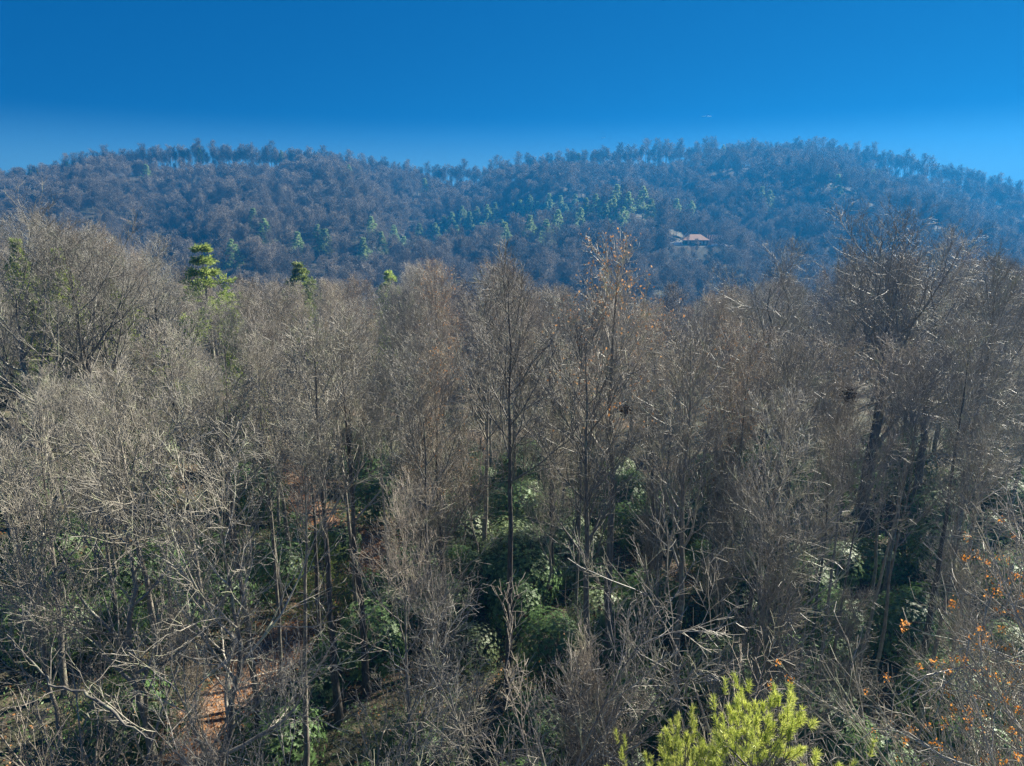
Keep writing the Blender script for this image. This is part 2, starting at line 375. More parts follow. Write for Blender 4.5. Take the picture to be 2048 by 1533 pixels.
def bare(key, Ht, R0, g, nl, t0, ang, l0, up=.10, wig=.12, sub=10, tw=7, tl=2, mt='trunk', mtw='twig', lean=0., leaves=0, bend=.12, tmid=.5, oak=False, leafm_='dead_leaf', lsize=.085, tscale=1.0, lclump=False):
    P, Rd = trunk_path(Ht, R0, g, lean=lean, bend=bend)
    tb = MB(); tubes(tb, P, Rd, 10)
    cb = MB(); fb = MB()
    L1 = (lambda t, pl: l0 * (1.0 - .75 * ((t - t0) / (1 - t0)) ** 1.2)) if not oak else (lambda t, pl: l0 * (1 - .45 * (t - t0) / (1 - t0)))
    A, Ra = grow(P, Rd, nl, t0, .97, ang, L1, up, wig * .6, 9, .55 if not oak else .72, .012, g)
    tubes(cb, A, Ra, 6)
    sa = (18, 44) if not oak else (26, 58)
    B, Rb = grow(A, Ra, sub, .15, .97, sa, lambda t, pl: pl * .46 * (1.1 - .7 * t) + .45, up * .8, wig * .8, 6, .6, .0095 * tscale, g)
    tubes(cb, B, Rb, 4)
    C, Rc = grow(B, Rb, tw, .1, 1., sa, lambda t, pl: pl * .42 * (1.15 - .7 * t) + .25, up * .6, wig * .9, 4, .75, .0068 * tscale, g)
    tubes(cb, C, Rc, 3)
    D, Rdd = grow(C, Rc, tl, .15, 1., (20, 50), lambda t, pl: pl * .42 + .14, up * .5, wig, 3, .85, .0056 * tscale, g)
    tubes(cb, D, Rdd, 3)
    out = [part(tb, 'trunk', M[mt]), part(cb, 'crown', M[mtw])]
    if leaves:
        e = D[:, -1]
        if lclump:
            cidx = g.choice(np.where((C[:, -1, 2] < 16.5))[0], leaves // 14); cc = C[cidx, -1]
            c = np.repeat(cc, 14, 0) + g.normal(0, .045, (len(cc) * 14, 3))
        else:
            hub = C[g.integers(0, len(C), 60), -1]          # leaves linger in patches
            dd = np.min(np.linalg.norm(e[:, None, :] - hub[None], axis=2), 1) if len(e) < 20000 else np.zeros(len(e))
            idx = np.argsort(dd + g.exponential(2.2, len(e)))[:leaves]
            c = e[idx] + g.normal(0, .03, (len(idx), 3))
        V, Q = rnd_rot_quads(c, lsize, g, .65, np.array([0, 0, -.8])); fb.add(V, Q)
        out.append(part(fb, 'leaves', M[leafm_], False))
    lib(key, out)
G = lambda s: np.random.default_rng(s)
# tall straight trees
for i, (mt, mtw, lean) in enumerate([('trunk', 'twig', .0), ('trunk', 'twig', .03), ('trunk_dark', 'twig_dark', .01), ('trunk_pale', 'twig', -.03), ('trunk', 'twig_warm', .02), ('trunk_dark', 'twig_warm', -.01)]):
    bare('straight%d' % i, 20, .21, G(100 + i), 24, .34 + .07 * (i % 3), (20, 44), 6.2, mt=mt, mtw=mtw, lean=lean)
for i, (mt, mtw, lean) in enumerate([('trunk', 'twig', .02), ('trunk_dark', 'twig', .0), ('trunk_pale', 'twig', -.02), ('trunk', 'twig_dark', .03)]):
    bare('open%d' % i, 20, .20, G(150 + i), 20, .45 + .06 * (i % 3), (24, 50), 5.0, sub=7, tw=5, tl=2, mt=mt, mtw=mtw, lean=lean, wig=.13, tscale=1.15)
for i, (mt, mtw, lean) in enumerate([('trunk', 'twig', .02), ('trunk_dark', 'twig_dark', .0), ('trunk', 'twig_warm', -.02)]):
    bare('pole%d' % i, 20, [.15, .17, .13][i], G(170 + i), 18, .50 + .05 * i, (24, 54), 5.0, sub=7, tw=5, tl=2, mt=mt, mtw=mtw, lean=lean, wig=.14, bend=.1)
for i, (mt, mtw, lean) in enumerate([('trunk', 'twig', .03), ('trunk_pale', 'twig', -.01), ('trunk', 'twig_warm', -.04), ('trunk_dark', 'twig', .01)]):
    bare('slim%d' % i, 20, [.14, .16, .12, .17][i], G(190 + i), 15, .62 + .04 * i, (24, 55), 4.0, sub=7, tw=5, tl=2, mt=mt, mtw=mtw, lean=lean, wig=.15, bend=.09)
# same habit, brown leaves still hanging
for i, (mt, mtw) in enumerate([('trunk', 'twig'), ('trunk', 'twig_warm'), ('trunk_dark', 'twig_warm')]):
    bare('leafy%d' % i, 20, .21, G(200 + i), 26, .32, (22, 48), 5.6, mt=mt, mtw=mtw, leaves=[260, 800, 500][i], lsize=.11)
# spreading oaks
for i, (mt, mtw) in enumerate([('trunk_dark', 'twig_dark'), ('trunk_dark', 'twig'), ('trunk', 'twig')]):
    bare('oak%d' % i, 17, .30, G(300 + i), 13, .30, (34, 64), 9.0, up=.13, wig=.2, sub=12, tw=8, tl=2, mt=mt, mtw=mtw, oak=True, bend=.3)
bare('leafyk', 20, .21, G(260), 20, .46, (24, 52), 5.0, sub=8, tw=5, tl=2, mt='trunk', mtw='twig', leaves=700, lsize=.11)
# slender saplings
for i in range(3):
    bare('sapling%d' % i, 11, .075, G(400 + i), 22, .25, (20, 42), 3.0, sub=7, tw=5, tl=2, mt=['trunk_pale', 'trunk', 'trunk'][i], mtw=['twig', 'twig', 'twig_warm'][i], bend=.2, lean=.04 * (i - 1), wig=.14)
# wide, crooked small trees with pale, lichen-spotted limbs
for i in range(3):
    bare('crooked%d' % i, 13, .15, G(500 + i), 15, .22, (35, 70), 5.6, up=.12, wig=.19, sub=9, tw=6, tl=2, mt='trunk', mtw='twig', bend=.35, oak=True, tscale=1.1)
# tree with bright orange leaf clusters, close to the camera on the right
bare('orange0', 17, .17, G(610), 30, .28, (48, 78), 5.2, up=.035, wig=.1, sub=8, tw=6, tl=2, mt='trunk', mtw='twig', leaves=3900, lsize=.05, leafm_='bright_leaf', bend=.1, lclump=True)

def fan(key, g, n=11, h=7.5, mtw='twig', spread=.42):
    tb = MB(); cb = MB(); P = []; K = 10
    for s in range(n):
        a = s * 2.4 + g.normal(0, .3); sp = g.uniform(.1, spread); d = np.array([math.cos(a) * sp, math.sin(a) * sp, 1.0]); p = np.array([math.cos(a) * .15, math.sin(a) * .15, -.3]); q = [p]
        L = h * g.uniform(.7, 1.1)
        for k in range(K - 1):
            d = d / np.linalg.norm(d); d = d + np.array([math.cos(a) * .05, math.sin(a) * .05, .0]) + g.normal(0, .06, 3); p = p + d / np.linalg.norm(d) * L / (K - 1); q.append(p)
        P.append(q)
    P = np.array(P); t = np.linspace(0, 1, K); Rd = np.tile((.05 * (1 - .8 * t))[None], (n, 1)) * g.uniform(.6, 1.1, (n, 1))
    tubes(tb, P, Rd, 6)
    A, Ra = grow(P, Rd, 9, .2, .98, (22, 48), lambda t, pl: pl * .35 * (1.1 - .6 * t), .05, .11, 7, .7, .008, g); tubes(cb, A, Ra, 4)
    B, Rb = grow(A, Ra, 8, .15, .98, (25, 50), lambda t, pl: pl * .4 * (1.1 - .6 * t) + .1, .04, .12, 5, .7, .006, g); tubes(cb, B, Rb, 3)
    C, Rc = grow(B, Rb, 5, .15, 1, (25, 55), lambda t, pl: pl * .4 + .06, .03, .12, 3, .8, .004, g); tubes(cb, C, Rc, 3)
    lib(key, [part(tb, 'stems', M['trunk_pale']), part(cb, 'crown', M[mtw])])
for i in range(3): fan('fan%d' % i, G(700 + i), spread=[.55, .4, .6][i], mtw=['twig', 'twig_warm', 'twig'][i])

def shrub(key, g, m, r=1.5, h=2.6, n=900, ls=.15):
    sb = MB(); fb = MB(); K = 5; ns = 9; P = []
    for s in range(ns):
        a = s * 2.4; e = np.array([math.cos(a), math.sin(a), 0]) * r * g.uniform(.2, .8)
        t = np.linspace(0, 1, K)[:, None]; P.append(t * e + np.array([[0, 0, 1.0]]) * (t ** .7 * h * g.uniform(.6, .95) - .2) + g.normal(0, .06, (K, 3)) * t)
    P = np.array(P); Rd = np.tile(np.linspace(.035, .012, K)[None], (ns, 1)); tubes(sb, P, Rd, 5)
    A, Ra = grow(P, Rd, 9, .3, 1, (30, 70), lambda t, pl: pl * .3 + .2, .1, .15, 4, .7, .007, g); tubes(sb, A, Ra, 3)
    # leaf whorls over an uneven dome
    lob = nrm(g.normal(size=(9, 3))) * np.array([1, 1, .7]); W = []
    while len(W) < n // 8:
        d = nrm(g.normal(size=3)); 
        if d[2] < -.25: continue
        b = 1 + .28 * np.max(lob @ d) - .2
        W.append(np.array([d[0] * r, d[1] * r, .35 * h + d[2] * h * .65]) * b * g.uniform(.62, 1.0) ** .6)
    W = np.array(W); out = nrm(W - np.array([0, 0, h * .25]))
    for k in range(8):
        az = k * .785 + g.random(len(W)); t1 = nrm(np.cross(out, np.array([.3, .1, 1.0]))); t2 = np.cross(out, t1)
        d = nrm(np.cos(az)[:, None] * t1 + np.sin(az)[:, None] * t2 + out * .25 - np.array([0, 0, .15])); sd_ = nrm(np.cross(d, out)) 
        s = (ls * g.uniform(.7, 1.2, len(W)))[:, None]
        V = np.stack([W, W + d * s * .45 + sd_ * s * .19, W + d * s, W + d * s * .45 - sd_ * s * .19], 1).reshape(-1, 3)
        fb.add(V, np.arange(len(W))[:, None] * 4 + np.arange(4)[None])
    lib(key, [part(sb, 'stems', M['trunk_dark']), part(fb, 'foliage', M[m], False)])
shrub('shrub0', G(1), 'rhodo', 1.7, 2.7, 8800, .12); shrub('shrub1', G(2), 'rhodo', 1.4, 3.3, 7800, .12); shrub('shrub2', G(3), 'laurel', 1.5, 2.4, 8000, .095); shrub('shrub3', G(4), 'rhodo', 2.1, 2.0, 9800, .12)

def conifer(key, g, Ht, m, r0=3.0, base=.25, whorl=.75, per=5, nn=7, nl=.42, nw=.05, tier=.25, up=.02, dens=1.0, droop=-.03):
    P, Rd = trunk_path(Ht, Ht * .013, g, K=10, bend=.06); tb = MB(); tubes(tb, P, Rd, 8); cb = MB(); nb = MB()
    zs = np.arange(Ht * base, Ht * .985, whorl); st = []; dr = []; ln = []
    for z in zs:
        t = z / Ht; rad = r0 * min(1, (1 - t) * 1.7 + .06) * g.uniform(.65, 1.15); a0 = g.random() * 6.28
        for k in range(per):
            if g.random() < .12: continue
            a = a0 + k * 6.283 / per + g.normal(0, .2); 
            i = t * 9; p = P[0, int(i)] + (P[0, min(9, int(i) + 1)] - P[0, int(i)]) * (i - int(i))
            st.append(p); dr.append([math.cos(a), math.sin(a), .18 + .5 * t ** 2 + g.normal(0, .08)]); ln.append(rad * g.uniform(.7, 1.15))
    st, dr, ln = np.array(st), nrm(np.array(dr)), np.array(ln)[:, None]; K = 6; out = [st]; p = st; d = dr
    for k in range(K - 1):
        d = nrm(d + np.array([0, 0, droop if k < 3 else .05]) + g.normal(0, .07, d.shape)); p = p + d * ln / (K - 1); out.append(p)
    A = np.stack(out, 1); Ra = np.tile(np.linspace(.04, .012, K)[None], (len(A), 1)); tubes(cb, A, Ra, 4)
    B, Rb = grow(A, Ra, int(9 * dens), .25, 1, (35, 65), lambda t, pl: pl * .34 * (1.2 - .7 * t) + .15, up, .1, 4, .7, .007, g); tubes(cb, B, Rb, 3)
    # needles in tufts on the twigs
    T = np.concatenate([B[:, 1:].reshape(-1, 3), A[:, 3:].reshape(-1, 3)]); dd = np.concatenate([np.repeat(nrm(B[:, -1] - B[:, 0]), 3, 0), np.repeat(nrm(A[:, -1] - A[:, 0]), 3, 0)])
    T = np.repeat(T, nn, 0) + g.normal(0, .05, (len(T) * nn, 3)); dd = nrm(np.repeat(dd, nn, 0) * .8 + g.normal(0, .55, (len(T), 3)) * np.array([1, 1, .6]) + np.array([0, 0, .15]))
    sd_ = nrm(np.cross(dd, g.normal(size=dd.shape))) * nw * .5; s = (nl * g.uniform(.6, 1.2, len(T)))[:, None]
    V = np.stack([T - sd_ * .6, T + sd_ * .6, T + dd * s * .7 + sd_, T + dd * s, T + dd * s * .7 - sd_], 1)
    V = np.stack([V[:, 0], V[:, 1], V[:, 2], V[:, 4]], 1).reshape(-1, 3)
    nb.add(V, np.arange(len(T))[:, None] * 4 + np.arange(4)[None])
    lib(key, [part(tb, 'trunk', M['trunk']), part(cb, 'branches', M['trunk_dark']), part(nb, 'foliage', M[m], False)])
conifer('pine0', G(20), 18, 'conifer', 3.4, .3, nn=6, droop=.0, nl=.4, nw=.07)
conifer('pine1', G(21), 18, 'conifer', 3.9, .25, whorl=1.15, per=4, nn=6, droop=-.02, nl=.45, nw=.07)
conifer('pine2', G(22), 16, 'conifer', 2.6, .2, nn=6, nl=.4, nw=.07)
conifer('hem0', G(23), 17, 'hemlock', 3.2, .08, whorl=.55, nn=5, droop=-.08, nl=.3, nw=.06)
conifer('hem1', G(24), 14, 'hemlock', 3.6, .05, whorl=.6, nn=5, droop=-.08, nl=.3, nw=.06)
# far pines: heavier tufts, fewer of them
M['far_needles'] = leafm('far_pine_foliage', [(.1, (.15, .23, .09)), (.5, (.30, .40, .17)), (.85, (.46, .55, .28))], .45, .55, scale=.7, var=.3)
conifer('fpine0', G(25), 19, 'far_needles', 3.6, .35, whorl=1.4, per=5, nn=4, nl=.85, nw=.28, dens=.6)
conifer('fpine1', G(26), 19, 'far_needles', 4.2, .3, whorl=1.6, per=4, nn=4, nl=.85, nw=.3, dens=.7, droop=.02)

def near_pine(key, g):
    """top of a young white pine: upright shoots, each ending in brushes of long needles"""
    Ht = 17.5; P, Rd = trunk_path(Ht, .15, g, K=12, bend=.05); tb = MB(); tubes(tb, P, Rd, 10); cb = MB(); nb = MB()
    zs = np.concatenate([np.arange(4, 13, .9), np.arange(13, 17.4, .5)]); st = []; dr = []; ln = []
    for z in zs:
        n = 6; a0 = g.random() * 6.28
        for k in range(n):
            a = a0 + k * 6.283 / n + g.normal(0, .15); i = z / Ht * 11; p = P[0, int(i)] + (P[0, min(11, int(i) + 1)] - P[0, int(i)]) * (i - int(i))
            st.append(p); dr.append([math.cos(a), math.sin(a), .35 + .5 * (z > 16)]); ln.append((3.1 * min(1, (18.1 - z) / 4.6) + .15) * g.uniform(.5, 1.2))
    st, dr, ln = np.array(st), nrm(np.array(dr)), np.array(ln)[:, None]; K = 7; out = [st]; p = st; d = dr
    for k in range(K - 1):
        d = nrm(d + np.array([0, 0, .09]) + g.normal(0, .05, d.shape)); p = p + d * ln / (K - 1); out.append(p)
    A = np.stack(out, 1); Ra = np.tile(np.linspace(.03, .009, K)[None], (len(A), 1)); tubes(cb, A, Ra, 5)
    B, Rb = grow(A, Ra, 5, .25, 1, (22, 50), lambda t, pl: .5 + 0 * t + pl * .1, .24, .05, 5, .7, .006, g); tubes(cb, B, Rb, 4)
    ctr = [(B, .68), (A, .88)]; base = []; ax = []
    for PP, t0 in ctr:
        for f in np.linspace(t0, 1, 5):
            i = f * (PP.shape[1] - 1); k = min(int(i), PP.shape[1] - 2); base.append(PP[:, k] + (PP[:, k + 1] - PP[:, k]) * (i - k)); ax.append(nrm(PP[:, k + 1] - PP[:, k]))
    base = np.concatenate(base); ax = np.concatenate(ax); n = 20
    b = np.repeat(base, n, 0); a = np.repeat(ax, n, 0); u = nrm(np.cross(a, g.normal(size=a.shape)))
    th_ = np.radians(g.uniform(14, 62, len(b)))[:, None]; d = np.cos(th_) * a + np.sin(th_) * u; s = (g.uniform(.11, .18, len(b)))[:, None]
    sd_ = nrm(np.cross(d, g.normal(size=d.shape))) * .0034; tip = b + d * s + np.array([0, 0, -.02])
    nb.add(np.stack([b - sd_, b + sd_, b + d * s * .6 + sd_ * 1.2, tip, b + d * s * .6 - sd_ * 1.2], 1)[:, [0, 1, 2, 4]].reshape(-1, 3), np.arange(len(b))[:, None] * 4 + np.arange(4)[None])
    m4 = nb.n; nb.add(np.stack([b + d * s * .6 + sd_ * 1.2, tip, b + d * s * .6 - sd_ * 1.2], 1).reshape(-1, 3), None, np.arange(len(b))[:, None] * 3 + np.arange(3)[None])
    lib(key, [part(tb, 'trunk', M['trunk']), part(cb, 'branches', M['trunk']), part(nb, 'needles', M['needle'], False)])
near_pine('npine', G(30))

# far bare trees: oval crown of fine twigs high on a clear stem
def far_tree(key, g, Ht, t0, l0, ang=(25, 50), n1=16, n2=12, n3=7, tw=.036, mt='far_bark'):
    P, Rd = trunk_path(Ht, .2, g, K=7, bend=.15, lean=g.normal(0, .015)); tb = MB(); tubes(tb, P, Rd, 5); cb = MB()
    A, Ra = grow(P, Rd, n1, t0, .97, ang, lambda t, pl: l0 * (1.05 - .7 * ((t - t0) / (1 - t0)) ** 1.3), .14, .12, 4, .55, tw * 1.4, g); tubes(cb, A, Ra, 3)
    B, Rb = grow(A, Ra, n2, .2, 1, (25, 60), lambda t, pl: pl * .42 + .2, .08, .14, 3, .6, tw, g); tubes(cb, B, Rb, 3)
    C, Rc = grow(B, Rb, n3, .2, 1, (25, 65), lambda t, pl: pl * .45 + .2, .05, .14, 2, .9, tw * .8, g); tubes(cb, C, Rc, 3)
    lib(key, [part(tb, 'trunk', M[mt]), part(cb, 'crown', M[mt])])
for i in range(5): far_tree('far%d' % i, G(40 + i), 20, [.46, .42, .54, .38, .5][i], [4.4, 5.0, 3.9, 5.4, 4.6][i], ang=(24, 52), tw=.026)

for i in range(5): far_tree('farw%d' % i, G(60 + i), 17, [.35, .3, .42, .33, .38][i], [6.0, 7.2, 5.2, 6.4, 4.6][i], ang=(28, 62), n1=20, n2=12, n3=8, tw=.034)
PROTO = {}
def plant(key, name, x, y, s=1.0, rz=0.0, sz=None, z=None, tilt=(0, 0)):
    o = empty(name, (x, y, float(H(x, y)) if z is None else z), rz)
    o.scale = (s, s, sz if sz else s); o.rotation_euler = (tilt[0], tilt[1], rz)
    if key not in PROTO:
        PROTO[key] = []
        for nm, me in LIB[key]:
            c = bpy.data.objects.new(nm, me); PROTO[key].append(c)
    for p in PROTO[key]:
        c = p.copy(); COL.objects.link(c); c.parent = o
    return o

NUM = lambda n: str(n) + ('th' if 10 <= n % 100 <= 20 else {1: 'st', 2: 'nd', 3: 'rd'}.get(n % 10, 'th'))
taken = []          # (x, y, clearance)
def free(x, y, r):
    return all((x - a) ** 2 + (y - b) ** 2 > (r * .5 + c * .5) ** 2 for a, b, c in taken)
def by_top(px, py, D, h0):
    p = at(px, py, D); z = float(H(p[0], p[1])); return p[0], p[1], (p[2] - z) / h0

# ---------------------------------------------------------------- trees that stand out
KEYT = [
 ('oak0', 150, 425, 43, .4, 'big dark oak with wide crooked limbs at the left, forking low', 17),
 ('oak2', 8, 372, 40, 2.2, 'tall bare tree at the left edge rising to the skyline', 17),
 ('oak1', 320, 470, 58, 1.0, 'round-crowned bare oak in front of the green pine at left', 17),
 ('open1', 622, 640, 28, .0, 'left of two tall dark trunks standing close together beside the leafy path', 20),
 ('open1', 690, 632, 30, 1.9, 'right of two tall dark trunks standing close together beside the leafy path', 20),
 ('pole1', 1012, 490, 30, 1.2, 'tall straight grey tree with upswept limbs in the centre of the picture', 20),
 ('leafyk', 1248, 470, 31, 2.0, 'tallest tree right of centre, standing above the wood with brown leaves at its top', 20),
 ('open0', 1408, 640, 27, 3.6, 'grey leaning trunk right of centre that rises behind the young pine', 20),
 ('open1', 1108, 660, 39, 2.6, 'dark trunk behind the sunlit green shrubs near the centre', 20),
 ('open3', 960, 560, 43, .7, 'slim dark trunk just left of the tall central tree', 20),
 ('oak1', 1590, 480, 52, .3, 'dark oak with wide open limbs against the blue hill, left one on the right side', 17),
 ('open3', 1700, 478, 60, 1.4, 'dark narrow tree between two broad oaks on the right', 20),
 ('oak0', 1815, 402, 46, 3.9, 'highest crown on the right side, dark trunk against the blue hill', 17),
 ('oak1', 1925, 455, 50, 5.0, 'broad dark oak near the right edge, right of the highest crown', 17),
 ('straight3', 2005, 500, 36, 4.1, 'tall pale-barked tree at the right edge', 20),
 ('leafy1', 1480, 640, 36, 4.4, 'brown-leaved tree below the building site on the hill', 20),
 ('open0', 1560, 780, 24, .9, 'small open-branched grey tree above the young pine', 13),
 ('crooked1', 190, 800, 23, 2.0, 'pale crooked tree with lichen on its limbs at lower left', 13),
 ('crooked2', 330, 860, 21, 4.0, 'pale forked tree nearest the bottom left corner', 13),
 ('open2', 450, 740, 26, 5.5, 'pale straight trunk left of the leafy path', 20),
 ('open2', 235, 720, 27, 1.0, 'thick pale trunk at lower left behind the forked tree', 20),
 ('leafy2', 870, 700, 33, 3.0, 'slender dark tree with scattered brown leaves left of centre', 20),
 ('pole2', 790, 960, 21, 3.0, 'short slim tree with a bare top above the path end', 13),
 ('straight4', 540, 640, 40, 2.9, 'upright reddish-twigged tree behind the path', 20),
 ('open3', 1205, 620, 27.5, 4.0, 'thick grey trunk just left of the tallest tree right of centre', 20),
]
for key, px, py, D, rz, lab, h0 in KEYT:
    x, y, s = by_top(px, py, D, LH[key]); taken.append((x, y, 3.2))
    o = plant(key, 'oak_tree' if key.startswith('oak') else 'bare_tree', x, y, min(max(s, .55), 1.35), rz, sz=s)
    tag(o, lab, 'tree')
x, y, s = by_top(1050, 1165, 15.5, 7.8)
FANS = [('fan0', 1040, 1150, 17.5, 'many-stemmed bare shrub fanning out at bottom centre'), ('fan1', 1230, 1270, 16, 'smaller many-stemmed bare shrub left of the young pine'), ('fan2', 620, 1330, 17, 'many-stemmed bare shrub beside the leafy path at the bottom'),
        ('fan1', 90, 1180, 18, 'many-stemmed bare shrub in the bottom left corner'), ('fan2', 1700, 1130, 17, 'many-stemmed bare shrub under the orange-leaved branches')]
for k_, (key, px, py, D, lab) in enumerate(FANS):
    x, y, s = by_top(px, py, D, LH[key]); taken.append((x, y, 2.0)); tag(plant(key, 'bare_shrub', x, y, max(s, .6) * .9, k_ * 1.1, sz=s), lab, 'shrub')

# young pine close below the camera
x, y, s = by_top(1530, 1400, 9.3, LH['npine'] + .1); NP = (x, y); taken.append((x, y, 4))
tag(plant('npine', 'young_pine', x, y, .8, .5, sz=s), 'bright yellow-green young pine top at the bottom right, close to the camera', 'pine')
x, y, s = by_top(1390, 1465, 9.4, LH['npine'] + .1)
tag(plant('npine', 'young_pine', x - .05, y, .62, 2.5, sz=s), 'shorter bright green pine top left of the tallest pine shoots', 'pine')

# orange-leaved tree on the right
for k_, (px, py, D, rz, lab) in enumerate([(2310, 1030, 9.5, 1.0, 'tree at the right edge with clusters of bright orange leaves, nearest the camera'), (2290, 850, 13, 3.0, 'second orange-leaved tree at the right, behind the nearest one')]):
    x, y, s = by_top(px, py, D, LH['orange0']); taken.append((x, y, 3)); tag(plant('orange0', 'orange_leaved_tree', x, y, 1.0, rz, sz=s), lab, 'tree')

# evergreens in the near wood
CON = [('pine1', 402, 492, 66, 'tall bright green pine standing above the bare trees at left'), ('pine2', 600, 528, 96, 'yellow-green round pine behind the wood, left of centre'),
       ('hem0', 470, 620, 62, 'low bright green evergreen below the tall pine at left'), ('hem0', 30, 480, 66, 'green hemlock at the left edge behind bare branches'),
       ('hem1', 75, 600, 54, 'dense olive-green hemlock low at the left edge'), ('hem1', 215, 560, 56, 'green hemlock showing between the limbs of the big oak'),
       ('hem0', 110, 500, 60, 'hemlock partly hidden by the crown of the big dark oak'), ('pine2', 780, 545, 118, 'blue-green pine top poking out behind the wood at centre left'),
       ('hem1', 640, 1050, 36, 'small green evergreen beside the bend of the leafy path')]
for k_, (key, px, py, D, lab) in enumerate(CON):
    h0 = LH[key]; x, y, s = by_top(px, py, D, h0); taken.append((x, y, 3))
    tag(plant(key, 'pine_tree' if 'pine' in key else 'hemlock_tree', x, y, min(max(s, .5), 1.25) * (1.35 if key.startswith('pine') else 1), k_ * .9, sz=s), lab, 'evergreen')

# ---------------------------------------------------------------- the near wood
lim = tab([-300, 0, 100, 200, 300, 380, 450, 560, 700, 850, 1000, 1080, 1200, 1340, 1400, 1500, 1600, 1700, 1800, 1900, 2048, 2300],
          [370, 392, 425, 450, 485, 545, 560, 556, 545, 512, 505, 560, 582, 602, 590, 560, 540, 520, 480, 480, 520, 500])
wood = []; g = G(905); tries = 0
while len(wood) < 40 and tries < 6000:          # slim tall stems of the front rows, clear of branches most of the way up
    tries += 1; y = g.uniform(23.5, 41); x = g.uniform(-.72, .76) * y; pq = 1024 + FPX * x / y
    if 930 < pq < 1130 or not free(x, y, 2.6) or path_dist(x, y) < 1.2 or (abs(x - NP[0]) < 3 and y < 26): continue
    z = float(H(x, y)); h = min(g.uniform(15, 20), at(pq, 575 + g.uniform(0, 120) + (130 if pq < 330 else 0), y)[2] - z); key = 'slim%d' % g.integers(0, 4)
    taken.append((x, y, 1.6)); wood.append((key, x, y, h / LH[key], h, g.random() * 6.28, g.normal(0, .03, 2)))
tries = 0; g = G(900)
while len(wood) < 205 and tries < 40000:
    tries += 1
    y = 25 + 95 * g.random() ** .8; x = g.uniform(-.86, .86) * y + g.normal(0, 1)
    r = 3.7 + y * .010
    if abs(x - NP[0]) < 3.5 and y < 27: continue
    if not free(x, y, r) or path_dist(x, y) < 1.5: continue
    pq = 1024 + FPX * x / y
    if y < 40 and 860 < pq < 1150: continue
    z = float(H(x, y)); u = x / y
    Lp = at(1024 + u * FPX, float(lim(u)) + g.uniform(0, 26), y)[2]
    h = min(g.uniform(17, 23), Lp - z)
    if h < 9: continue
    if y < 46:
        fl = 560 if y > 38 else 640
        if pq < 330 or 1480 < pq < 2000: fl += 110
        if y < 34 and g.random() < .4: continue
        pole = y > 26 and g.random() < .6 and pq > 330
        if pq < 330: fl = 840 if 30 < pq < 280 else 720
        if not pole: h = min(h, at(pq, fl + g.uniform(0, 330 if y < 36 else 200), y)[2] - z)
        if h < 7: continue
    key = g.choice(['straight0', 'straight1', 'straight2', 'straight3', 'straight4', 'straight5', 'leafy0', 'leafy1', 'leafy2', 'oak2', 'oak1', 'crooked0', 'crooked2'],
                   p=[.14, .14, .11, .09, .14, .10, .06, .05, .05, .05, .03, .02, .02])
    if y < 46 and pole: key = 'pole%d' % g.integers(0, 3); h = min(g.uniform(16, 21), at(pq, 560, y)[2] - z)
    if y < 42 and key.startswith('straight'): key = 'open%d' % (int(key[-1]) % 4)
    if 1150 < project(x, y, z + h * .7)[0] < 1500 and g.random() < .3: key = g.choice(['leafy1', 'leafy2'])
    h0 = LH[key]
    s = h / h0; taken.append((x, y, r)); wood.append((key, x, y, s, h, g.random() * 6.28, g.normal(0, .035, 2)))
kinds = {'slim0': 'slim long-stemmed tree', 'slim1': 'pale slim long-stemmed tree', 'slim2': 'very thin long-stemmed tree', 'slim3': 'dark slim long-stemmed tree', 'pole0': 'slim grey pole-like tree', 'pole1': 'slim dark pole-like tree', 'pole2': 'thin reddish-twigged pole-like tree', 'open0': 'open-branched grey tree', 'open1': 'dark-trunked bare tree', 'open2': 'pale open-branched tree', 'open3': 'grey tree with dark branches', 'straight0': 'straight grey bare tree', 'straight1': 'grey bare tree', 'straight2': 'dark-barked bare tree', 'straight3': 'pale-barked bare tree', 'straight4': 'bare tree with reddish twigs',
         'straight5': 'dark bare tree with reddish twigs', 'leafy0': 'tree with a few brown leaves', 'leafy1': 'tree with many brown-orange leaves', 'leafy2': 'dark tree with brown leaves', 'oak2': 'spreading grey oak', 'oak1': 'spreading dark oak', 'crooked0': 'crooked pale tree', 'crooked2': 'forked pale tree'}
def band(y): return "in the wood's front rows" if y < 42 else "in the wood's middle" if y < 70 else "at the wood's far edge"
cells = {}
for t_ in wood: cells.setdefault((kinds[t_[0]], band(t_[2])), []).append(t_)
for (kd, bd), ts in cells.items():
    ts.sort(key=lambda t: project(t[1], t[2], float(H(t[1], t[2])) + t[4] * .5)[0])
    for n, (key, x, y, s, h, rz, tl) in enumerate(ts):
        o = plant(key, 'oak_tree' if key.startswith('oak') else 'bare_tree', x, y, min(max(s, .6), 1.2), rz, sz=s, tilt=tl)
        tag(o, kd + ' ' + bd + (', ' + NUM(n + 1) + ' from the left' if len(ts) > 1 else ', the only one there'), 'tree', 'leafless trees of the near wood')

